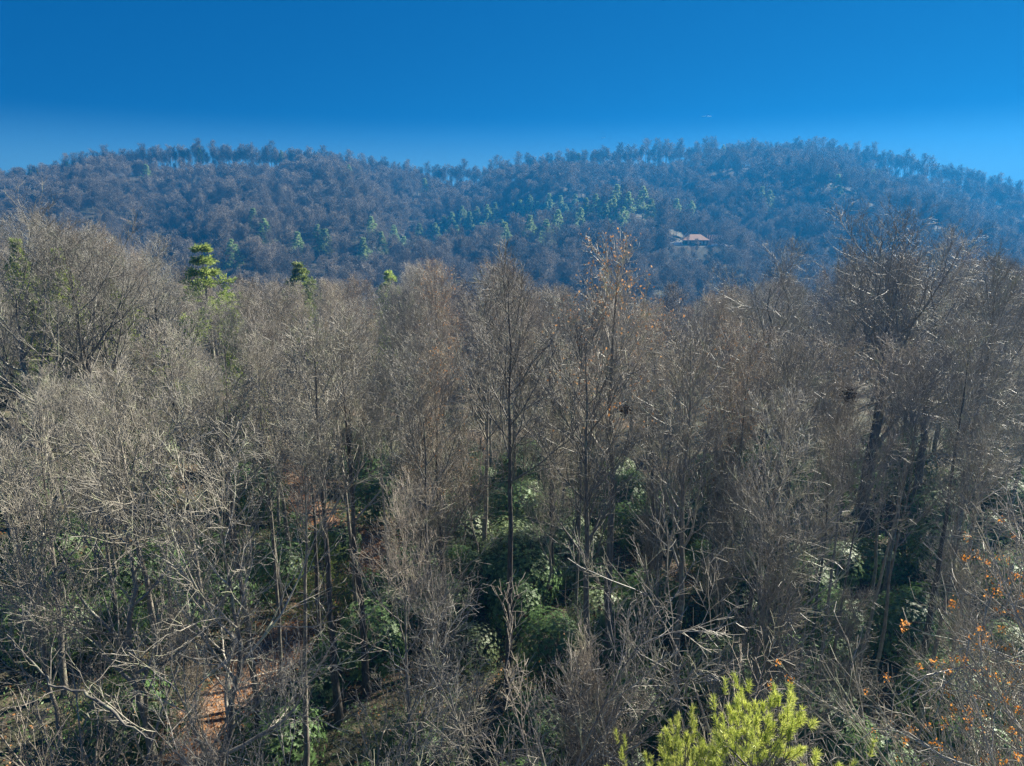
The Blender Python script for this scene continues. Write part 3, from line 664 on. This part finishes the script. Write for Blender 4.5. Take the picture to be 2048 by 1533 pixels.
def scatter(keys, count, y0, y1, r, name, cat, labf, group, smin, smax, h0, avoid=2.2, seed=1, wide=.84, bias=None, ypow=1.0):
    g = G(seed); L = []; tries = 0; own = []
    while len(L) < count and tries < 9000:
        tries += 1; y = y0 + (y1 - y0) * g.random() ** ypow; x = g.uniform(-wide, wide) * y
        if bias is not None and g.random() > bias(x, y): continue
        if any((x - a) ** 2 + (y - b) ** 2 < r * r for a, b in own) or path_dist(x, y) < avoid: continue
        if not all((x - a) ** 2 + (y - b) ** 2 > .5 for a, b, c in taken): continue
        own.append((x, y)); L.append((keys[int(g.integers(0, len(keys)))], x, y, g.uniform(smin, smax), g.random() * 6.28, g.normal(0, .05, 2)))
    L.sort(key=lambda t: (t[2] > (y0 + y1) / 2, project(t[1], t[2], float(H(t[1], t[2])) + 1)[0]))
    na = sum(1 for t in L if t[2] <= (y0 + y1) / 2)
    for n, (k, x, y, s, rz, tl) in enumerate(L):
        if k == 'shrub2' and y < 30: k = 'shrub0'
        o = plant(k, name, x, y, s, rz, tilt=tl); fr = n < na
        tag(o, labf(k, fr, n + 1 if fr else n - na + 1), cat, group)
scatter(['sapling0', 'sapling1', 'sapling2'], 58, 19, 62, 1.7, 'sapling', 'sapling',
        lambda k, fr, n: ('slender pale' if k != 'sapling1' else 'slender grey') + ' sapling ' + ('near the bottom' if fr else 'between the trunks further back') + ', ' + NUM(n) + ' from the left there', 'bare saplings between the trees', .7, 1.3, 11, seed=77, avoid=.8, bias=lambda x, y: 0.0 if (y < 36 and 880 < 1024 + FPX * x / y < 1160) else 1.0)
def sb(x, y):
    p = project(x, y, float(H(x, y)) + 1)[0]
    return 1.0
scatter(['shrub0', 'shrub1', 'shrub3', 'shrub2', 'shrub0', 'shrub1'], 165, 18, 66, 1.75, 'evergreen_shrub', 'shrub',
        lambda k, fr, n: ('yellow-green' if k == 'shrub2' else 'dark glossy green') + ' evergreen shrub ' + ('under the front trees' if fr else 'deeper in the wood') + ', ' + NUM(n) + ' from the left there', 'evergreen shrubs under the trees', .8, 1.5, 3, seed=78, avoid=1.9, ypow=.9)

for n, (px, py) in enumerate(sorted([(905, 1040), (950, 1062), (1000, 1030), (1045, 1075), (1080, 1050), (1110, 1090), (1140, 1060), (1070, 1110), (1020, 1115), (1120, 1140), (1165, 1110), (930, 1090), (880, 1075), (1090, 1160)])):
    q = hit(px, py + 22); tag(plant('shrub2', 'evergreen_shrub', q[0], q[1], 1.05 + .25 * (n % 3), n * 1.1), 'pale green sunlit shrub in the central clearing, ' + NUM(n + 1) + ' from its left', 'shrub', 'sunlit shrubs in the central clearing')
# ---------------------------------------------------------------- far hillside
g = G(1000)
SK = []
pxs = np.linspace(-20, 2070, 112)
for k_, px in enumerate(pxs):
    px = px + g.normal(0, 5); u = (px - 1024) / FPX; y = float(crest_y(u)) + g.uniform(-3, 4); x = u * y
    SK.append((px, x, y))
lo = 0; names = ('skyline of the left hill', 'saddle between the two hills', 'skyline of the right hill')
cnt = [0, 0, 0]
pine_px = {62: 0, 72: 1, 88: 0, 103: 1, 116: 0, 147: 1, 175: 0, 430: 1, 1395: 0, 1425: 1, 1660: 0, 585: 1, 1150: 0}
for px, x, y in SK:
    c = 0 if px < 760 else 1 if px < 1000 else 2; cnt[c] += 1
    s = g.uniform(.92, 1.25) * (.8 if px < 170 else 1)
    o = plant('far%d' % g.integers(0, 5), 'bare_tree', x, y, s * 1.22, g.random() * 6.28, sz=s * 1.04)
    tag(o, 'bare tree silhouetted on the ' + names[c] + ', ' + NUM(cnt[c]) + ' from the left along it', 'tree', 'bare trees along the skyline')
for n, (px, k) in enumerate(sorted(pine_px.items())):
    u = (px - 1024) / FPX; y = float(crest_y(u)) - 4; x = u * y
    tag(plant('fpine%d' % k, 'pine_tree', x, y, .85 if px < 160 else 1.0, n * 1.3), 'dark pine on the skyline, ' + NUM(n + 1) + ' pine from the left along the ridge', 'pine', 'pines on the skyline')
# sunlit pines on the spur and lower slope: (px, py of top)
PN = [(470, 528), (535, 480), (600, 505), (640, 490), (655, 497), (730, 515), (790, 480), (840, 472), (872, 470), (925, 435), (955, 437), (975, 432), (1005, 463), (1060, 465), (1092, 478), (1060, 412), (1098, 408), (1092, 425),
      (1130, 430), (1170, 425), (1190, 420), (1225, 425), (1232, 398), (1285, 405), (1350, 425), (1535, 408), (700, 348), (850, 370), (298, 348), (915, 473), (1025, 428), (940, 445), (512, 455), (1520, 398), (1670, 375), (765, 500), (1740, 360), (890, 455), (905, 448), (990, 425), (1040, 420), (1075, 425), (1120, 412), (1150, 408), (1160, 450), (1210, 440), (1255, 415), (1300, 430), (1320, 402), (1010, 480), (970, 470), (1115, 455), (745, 470), (810, 500), (1245, 450), (1380, 430)]
PINES = []
for n, (px, py) in enumerate(sorted(PN)):
    q = hit(px, py + 34, 255); z = q[2]
    if q[1] > 690: continue
    s = (at(px, py, q[1])[2] - z) / 19; PINES.append((q[0], q[1])); s = max(s, .95) * 1.1
    tag(plant('fpine%d' % (n % 2), 'pine_tree', q[0], q[1], min(s, 1.15) * 1.3, n * 1.7, sz=min(s, 1.3)), 'sunlit green pine among bare trees on the far slope, ' + NUM(n + 1) + ' from the left', 'pine', 'green pines on the far slope')

# everything else over there reads as one wood: one object, instances on points
def forest(name, label, pts, keys, sc, seed):
    me = bpy.data.meshes.new(name); me.vertices.add(len(pts)); me.vertices.foreach_set('co', np.asarray(pts, np.float32).ravel()); a_ = me.attributes.new('size', 'FLOAT', 'POINT'); a_.data.foreach_set('value', np.asarray(sc, np.float32)); me.update()
    o = bpy.data.objects.new(name, me); COL.objects.link(o)
    src = bpy.data.collections.new(name + '_sources')
    for k in keys:
        V = []; Q = []; n = 0; mats = []
        for nm, m in LIB[k]:
            v = np.empty(len(m.vertices) * 3, np.float32); m.vertices.foreach_get('co', v); q = np.empty(len(m.polygons) * 4, np.int32); m.loops.foreach_get('vertex_index', q)
            V.append(v.reshape(-1, 3)); Q.append(q.reshape(-1, 4) + n); n += len(V[-1]); mats.append((m.materials[0], len(Q[-1])))
        so = mk('tree', np.concatenate(V), np.concatenate(Q), None, [a for a, _ in mats], midx=np.concatenate([np.full(c, i) for i, (_, c) in enumerate(mats)]), link=False)
        src.objects.link(so)
    ng = bpy.data.node_groups.new(name, 'GeometryNodeTree')
    ng.interface.new_socket('Geometry', in_out='INPUT', socket_type='NodeSocketGeometry'); ng.interface.new_socket('Geometry', in_out='OUTPUT', socket_type='NodeSocketGeometry')
    gi = ng.nodes.new('NodeGroupInput'); go = ng.nodes.new('NodeGroupOutput'); ip = ng.nodes.new('GeometryNodeInstanceOnPoints')
    ci = ng.nodes.new('GeometryNodeCollectionInfo'); ci.inputs['Collection'].default_value = src; ci.inputs['Separate Children'].default_value = True; ci.inputs['Reset Children'].default_value = True
    ip.inputs['Pick Instance'].default_value = True
    rv = ng.nodes.new('FunctionNodeRandomValue'); rv.data_type = 'FLOAT_VECTOR'; rv.inputs[0].default_value = (-.04, -.04, 0); rv.inputs[1].default_value = (.04, .04, 6.28); rv.inputs['Seed'].default_value = seed
    rs = ng.nodes.new('GeometryNodeInputNamedAttribute'); rs.data_type = 'FLOAT'; rs.inputs[0].default_value = 'size'
    l = ng.links.new; l(gi.outputs[0], ip.inputs['Points']); l(ci.outputs[0], ip.inputs['Instance']); l(rv.outputs[0], ip.inputs['Rotation']); l(rs.outputs[0], ip.inputs['Scale']); l(ip.outputs[0], go.inputs[0])
    md = o.modifiers.new('scatter', 'NODES'); md.node_group = ng
    tag(o, label, 'woodland', kind='stuff'); return o
def jgrid(x0, x1, y0, y1, st, g):
    X, Y = np.meshgrid(np.arange(x0, x1, st), np.arange(y0, y1, st)); X = X + g.uniform(-.48, .48, X.shape) * st; Y = Y + g.uniform(-.48, .48, Y.shape) * st
    return X.ravel(), Y.ravel()
X, Y = jgrid(-700, 700, 122, 730, 7.0, g)
u = X / Y; uc = np.clip(u, -1.7, 1.7); back = crest_y(uc) - Y
ok = (np.abs(u) < .95) & (back > 5)
hx, hy = X - HP[0], Y - HP[1]
ok &= ~((np.abs(hx) < 15.5) & (hy < 9) & (hy > -12))
for a, b in PINES: ok &= ~((np.abs(X - a) < 5) & (Y - b < 4) & (Y - b > -22))
X, Y, u, back = X[ok], Y[ok], u[ok], back[ok]
P_ = 1024 + u * FPX                           # open woods under the crest, where the sky shows between the stems
gap = sm(120, 200, P_) * (1 - sm(600, 680, P_)) + sm(820, 900, P_) * (1 - sm(1330, 1400, P_)) + .7 * sm(1390, 1440, P_) * (1 - sm(1480, 1540, P_)) + sm(1690, 1740, P_)
sz = g.uniform(.55, 1.1, len(X)) * (1 - gap * .52 * (1 - sm(24, 66, back)))
cone = (np.abs(u - HP[0] / HP[1]) < .035) & (Y < HP[1]) & (Y > HP[1] - 55); sz = np.where(cone, .3 + .5 * (HP[1] - Y) / 110, sz)
forest('hillside_wood', 'dense leafless wood covering the far hillsides and the valley between them', np.stack([X, Y, H(X, Y)], 1), ['farw0', 'farw1', 'farw2', 'farw3', 'farw4', 'far1', 'far3'], sz, 3)
X = np.concatenate([np.arange(-520, 520, 5.2) + g.uniform(-2, 2, 200) for _ in range(4)]); u = X / 660
ok = np.abs(u) < .85; X = X[ok]; u = u[ok]; Y = crest_y(u) + g.uniform(-2, 14, len(X)); X = u * Y
forest('ridge_wood', 'further rows of bare trees crowding along the crest behind the first ones', np.stack([X, Y, H(X, Y)], 1), ['far0', 'far1', 'far2', 'far3', 'far4'], g.uniform(.7, 1.08, len(X)), 8)

print('far trees', len(X))

# ---------------------------------------------------------------- buildings
M['sheath'] = plain('green_sheathing', (.045, .10, .085), .7)
M['ply'] = plain('bare_plywood', (.72, .40, .22), .7, 1.2, .15)
M['lumber'] = plain('lumber', (.50, .34, .22), .7)
M['dark_opening'] = plain('window_glass', (.55, .50, .42), .25)
M['white'] = plain('white_paint', (.8, .8, .78), .5, 1, .05)
M['gravel'] = plain('pale_gravel', (.62, .60, .58), .9, 3, .2)
M['shingle'] = plain('dark_shingle', (.04, .045, .05), .8)
M['logwall'] = plain('stained_wood', (.13, .085, .06), .8)
M['redclay'] = plain('bare_clay', (.33, .20, .13), .9)
M['steel'] = plain('painted_steel', (.45, .45, .46), .45, 2, .1, .3)
def hip(mb, c, dx, dy, z0, hgt, inset, ov=.8):
    x, y = dx / 2 + ov, dy / 2 + ov; r = max(x - inset, .1)
    mb.add(np.array([[-x,-y,z0],[x,-y,z0],[x,y,z0],[-x,y,z0],[-r,0,z0+hgt],[r,0,z0+hgt],[-x,-y,z0-.25],[x,-y,z0-.25],[x,y,z0-.25],[-x,y,z0-.25]]) + np.array([c[0], c[1], 0]),
           [[0,1,5,4],[2,3,4,5],[6,7,1,0],[7,8,2,1],[8,9,3,2],[9,6,0,3],[9,8,7,6]], [[1,2,5],[3,0,4]])
t = empty('unfinished_house', tuple(HP), R_(-4)); tag(t, 'house being built on the far slope, tan plywood hip roof over green sheathed walls', 'house')
m = MB(); m.box((-1.5, 0, 1.5), (13, 8, 3.2)); m.build('wall', M['sheath'], t, False)
m = MB(); hip(m, (-1.5, 0), 13, 8, 3.1, 3.1, 4.5); m.build('roof', M['ply'], t, False)
m = MB(); m.box((9, .5, .1), (8, 7, .4)); m.build('floor_deck', M['lumber'], t, False)
for i in range(9):      # open stud frame and rafters of the right wing
    m = MB(); xx = 5.3 + i * .95; m.box((xx, -2.9, 1.55), (.16, .16, 2.6)); m.box((xx, 3.6, 1.55), (.16, .16, 2.6))
    a = np.array([[xx-.09,-3.4,2.9],[xx+.09,-3.4,2.9],[xx+.09,.4,5.7],[xx-.09,.4,5.7],[xx-.09,-3.4,3.2],[xx+.09,-3.4,3.2],[xx+.09,.4,6.0],[xx-.09,.4,6.0]])
    m.add(a, [[0,3,2,1],[4,5,6,7],[0,1,5,4],[1,2,6,5],[2,3,7,6],[3,0,4,7]]); m.build('rafter', M['lumber'], t, False)
for xx in (-6.0, -.4, 1.7, 3.6):
    m = MB(); m.box((xx, -4.03, 1.6), (.95, .12, 1.7)); wf = m.build('window', M['dark_opening'], t, False)
    m = MB(); m.box((xx, -4.10, 2.52), (1.15, .1, .12)); m.box((xx, -4.10, .7), (1.15, .1, .12)); m.box((xx - .53, -4.10, 1.6), (.1, .1, 1.7)); m.box((xx + .53, -4.10, 1.6), (.1, .1, 1.7)); m.build('window_frame', M['lumber'], wf, False)
# boom lift beside it
cx, cy, cz = HP[0] - 11, HP[1] - 1, HP[2]
t = empty('boom_lift', (cx, cy, cz)); tag(t, 'boom crane with a raised slanting arm left of the unfinished house', 'crane')
m = MB(); m.box((0, 0, .9), (3.2, 2.0, .8)); m.box((-.7, 0, 1.7), (1.3, 1.5, 1.0)); m.build('body', M['white'], t, False)
for dx in (-1.1, 1.1):
    for dy in (-.9, .9):
        wv = MB(); P = np.array([[[dx, dy - .15, .45], [dx, dy + .15, .45]]]); tubes(wv, P, np.full((1, 2), .45), 12); wv.build('wheel', M['shingle'], t)
m = MB(); tubes(m, np.array([[[-.6, 0, 1.9], [2.4, 0, 5.0], [5.4, 0, 8.2]]]), np.array([[.22, .18, .12]]), 6); m.build('arm', M['steel'], t)
# vans and stacked materials on the pad
def truck(px, py, rz, lab, s=1.0):
    q = at(px, py, HP[1] - 4); t = empty('parked_van', (q[0], q[1], float(H(q[0], q[1]))), rz, s); tag(t, lab, 'van')
    m = MB(); m.add(np.array([[-2.4,-.95,.4],[2.5,-.95,.4],[2.5,-.95,1.0],[1.9,-.95,1.15],[1.2,-.95,2.0],[-2.4,-.95,2.05],[-2.4,.95,.4],[2.5,.95,.4],[2.5,.95,1.0],[1.9,.95,1.15],[1.2,.95,2.0],[-2.4,.95,2.05]]),
                    [[0,1,2,3],[0,3,4,5],[6,9,8,7],[6,11,10,9],[0,6,7,1],[1,7,8,2],[2,8,9,3],[3,9,10,4],[4,10,11,5],[5,11,6,0]]); m.build('body', M['white'], t, False)
    for dx in (-1.5, 1.5):
        for dy in (-.86, .86):
            wv = MB(); tubes(wv, np.array([[[dx, dy - .12, .36], [dx, dy + .12, .36]]]), np.full((1, 2), .36), 10); wv.build('wheel', M['shingle'], t)
    m = MB(); m.box((.75, 0, 1.5), (.5, 1.93, .5)); m.build('side_window', M['shingle'], t, False)
truck(1357, 487, .1, 'white van parked left of the unfinished house'); truck(1344, 486, -.3, 'white van second to the left of the unfinished house', .9)
for px, lab, sx in ((1430, 'pale gravel heap right of the unfinished house', 5.0), (1445, 'low pale gravel heap furthest right of the unfinished house', 3.2)):
    q = at(px, 493, HP[1] - 6); n = 14; aa = np.arange(n) * 6.283 / n; rgs = []
    for rr_, zz in ((1, -.4), (.8, .35), (.45, .8), (.12, 1.0)): rgs.append(np.stack([np.cos(aa) * sx * rr_ * (1 + .1 * np.sin(3 * aa + rr_ * 5)), np.sin(aa) * 2 * rr_, zz * 1.1 + .1 * np.sin(5 * aa)], 1))
    V = np.concatenate(rgs); Q = [[r * n + i, r * n + (i + 1) % n, (r + 1) * n + (i + 1) % n, (r + 1) * n + i] for r in range(3) for i in range(n)]
    o = mk('gravel_heap', np.concatenate([V, [[0, 0, 1.15]]]), Q, [[3 * n + i, 3 * n + (i + 1) % n, 4 * n] for i in range(n)], M['gravel']); o.location = (q[0], q[1], float(H(q[0], q[1]))); tag(o, lab, 'gravel heap')

def cabin(px, py, D, wdt, lab, wall, roof, rz=0.0, lit=False):
    u = (px - 1024) / FPX; y = D; x = u * y; z = float(H(x, y)); t = empty('cabin', (x, y, z), rz); tag(t, lab, 'house')
    w2, d2, h = wdt / 2, wdt * .35, wdt * .42
    m = MB(); m.add(np.array([[-w2,-d2,-1],[w2,-d2,-1],[w2,d2,-1],[-w2,d2,-1],[-w2,-d2,h],[w2,-d2,h],[w2,d2,h],[-w2,d2,h],[0,-d2,h*1.75],[0,d2,h*1.75]]),
                    [[0,1,5,4],[1,2,6,5],[2,3,7,6],[3,0,4,7]], [[4,5,8],[6,7,9]]); m.build('wall', wall, t, False)
    m = MB(); e = .6
    for sg in (-1, 1):
        a = np.array([[0,-d2-e,h*1.75+.12],[0,d2+e,h*1.75+.12],[sg*(w2+e),d2+e,h-.25],[sg*(w2+e),-d2-e,h-.25]]); b = a + np.array([0, 0, .25]); V = np.concatenate([a, b])
        m.add(V, [[0,1,2,3],[7,6,5,4],[0,3,7,4],[1,5,6,2],[3,2,6,7],[0,4,5,1]])
    m.build('roof', roof, t, False)
    for sx in (-.28, .28):
        m = MB(); m.box((sx * wdt, -d2 - .03, h * .5), (wdt * .2, .1, h * .45)); m.build('window', M['dark_opening'], t, False)
    return t
M['white_roof'] = M['white']
cabin(700, 320, float(crest_y((700 - 1024) / FPX)) - 10, 11, 'dark gabled house among the trees on the crest of the left hill', M['logwall'], M['shingle'])
cabin(1682, 322, float(crest_y((1682 - 1024) / FPX)) - 4, 12, 'pale roofed house gleaming under the skyline trees of the right hill', M['logwall'], M['white'], .5)
q = hit(940, 405, 300)
cabin(940, 405, min(q[1], 640), 13, 'low dark house half hidden in the trees of the hollow between the hills', M['logwall'], M['steel'])

# ---------------------------------------------------------------- aircraft far off
M['plane_paint'] = plain('aircraft_paint', (.75, .77, .8), .35, .2, .05)
M['vapour'] = mat('vapour_trail', lambda t, b, N: (b.inputs['Base Color'].__setattr__('default_value', (.95, .97, 1, 1)), b.inputs['Alpha'].__setattr__('default_value', 1.0)))
def aircraft(px, py, D, rz, lab, trail):
    q = at(px, py, D); t = empty('airliner', tuple(q), rz); tag(t, lab, 'aeroplane')
    x = np.array([-18, -16, -9, 0, 9, 14, 17, 18.5]); r = np.array([.3, .9, 1.8, 2.0, 2.0, 1.7, .9, .15])
    m = MB(); tubes(m, np.stack([x, 0 * x, 0 * x + .4 * (x < -12)], 1)[None], r[None], 12); m.build('fuselage', M['plane_paint'], t)
    for s in (-1, 1):
        m = MB(); a = np.array([[3, s*1.5, -.5],[-2, s*1.5, -.5],[-7, s*17, .8],[-5, s*17, .8]]); V = np.concatenate([a, a + np.array([0, 0, .4])]); m.add(V, [[0,1,2,3],[7,6,5,4],[0,3,7,4],[1,5,6,2],[3,2,6,7],[0,4,5,1]]); m.build('wing', M['plane_paint'], t, False)
        m = MB(); a = np.array([[-13, s*.5, .8],[-16, s*.5, .8],[-18, s*6, 1.2],[-16.6, s*6, 1.2]]); V = np.concatenate([a, a + np.array([0, 0, .25])]); m.add(V, [[0,1,2,3],[7,6,5,4],[0,3,7,4],[1,5,6,2],[3,2,6,7],[0,4,5,1]]); m.build('tailplane', M['plane_paint'], t, False)
        m = MB(); tubes(m, np.array([[[1.5, s*5.5, -1.3], [-2.2, s*5.5, -1.3]]]), np.array([[1.0, .7]]), 8); m.build('engine', M['steel'], t)
    m = MB(); a = np.array([[-12.5, -.15, 1.5],[-16.5, -.15, 1.2],[-19, -.15, 7],[-17, -.15, 7]]); V = np.concatenate([a, a + np.array([0, .3, 0])]); m.add(V, [[0,1,2,3],[7,6,5,4],[0,3,7,4],[1,5,6,2],[3,2,6,7],[0,4,5,1]]); m.build('fin', M['plane_paint'], t, False)
    if trail:
        m = MB(); tubes(m, np.array([[[-24, 0, -1], [-34, 0, -1.5], [-48, 0, -2], [-62, 0, -2.5]]]), np.array([[1.5, 5, 4, .8]]), 8)
        o = m.build('vapour_trail', M['vapour']); o.location = t.location; o.rotation_euler = t.rotation_euler; tag(o, 'short white vapour trail behind the airliner above the right hill', 'vapour trail', kind='stuff')
    return t
a_ = aircraft(1408, 233, 6200, math.pi - .2, 'tiny white airliner in the blue sky above the right hill', True)
aircraft(1207, 276, 7500, math.pi, 'tiny dark airliner low over the ridge right of the saddle', False)

# ---------------------------------------------------------------- log, nests
def log(pts, r, lab, m='trunk_pale', sd=0):
    g = G(sd); pts = np.array(pts); k_ = len(pts); tq = np.linspace(0, k_ - 1, 4 * k_); P = np.stack([np.interp(tq, np.arange(k_), pts[:, i]) for i in range(3)], 1)[None] + g.normal(0, .035, (1, 4 * k_, 3)); K = P.shape[1]; o_ = P[0, 0].copy(); Pl = P - o_; mb = MB(); Rd = (np.linspace(r, r * .4, K) * g.uniform(.85, 1.15, K) * np.minimum(1, np.linspace(.15, 3, K)))[None]
    tubes(mb, Pl, Rd, 9); 
    A, Ra = grow(Pl, Rd, 9, .25, 1, (35, 70), lambda t, pl: 1.6 + 0 * t, .05, .2, 6, .5, .012, g); tubes(mb, A, Ra, 4)
    B, Rb = grow(A, Ra, 6, .2, 1, (30, 60), lambda t, pl: .6 + 0 * t, .03, .2, 4, .6, .007, g); tubes(mb, B, Rb, 3)
    o = mb.build('fallen_tree', M[m]); o.location = tuple(o_); tag(o, lab, 'fallen tree')
log([at(320, 1492, 15.5), at(262, 1455, 15.7), at(205, 1405, 16), at(165, 1382, 16.2), at(100, 1372, 16.5), at(60, 1320, 16.8), at(15, 1268, 17.2)], .05, 'lichen-covered crooked limb slanting across the bottom left corner', sd=5)
def nest(px, py, D, lab):
    g = G(int(px)); q = at(px, py, D); c = g.normal(0, .12, (320, 3)) * np.array([1, 1, 1.15]); V, Q = rnd_rot_quads(c, .11, g, .6)
    m = MB(); m.add(V, Q); o = m.build('leaf_nest', M['nest'], smooth=False); o.location = tuple(q); tag(o, lab, 'nest')
M['nest'] = leafm('dry_nest_leaves', [(.1, (.03, .02, .013)), (.5, (.07, .045, .028)), (.9, (.14, .09, .05))], .1, .8)
nest(1250, 820, 30.8, 'dark ball of leaves, a squirrel nest, beside the tallest trunk right of centre')
nest(1698, 790, 29, 'round nest of dry leaves high in the twigs at right')

# ---------------------------------------------------------------- air
hz = MB(); hz.box((0, 430, 12), (2400, 1100, 226))
def hz_m(t, b, N):
    pv = N('VolumePrincipled'); pv.inputs['Color'].default_value = (.02, .31, .80, 1); pv.inputs['Density'].default_value = HAZE; pv.inputs['Anisotropy'].default_value = .3
    t.nodes.remove(b); t.links.new(pv.outputs[0], t.nodes['Material Output'].inputs['Volume'])
HAZE = .00055
M['haze'] = mat('haze', hz_m)
tag(hz.build('haze', M['haze'], smooth=False), 'thin blue haze in the air over the valley', 'haze', kind='stuff')
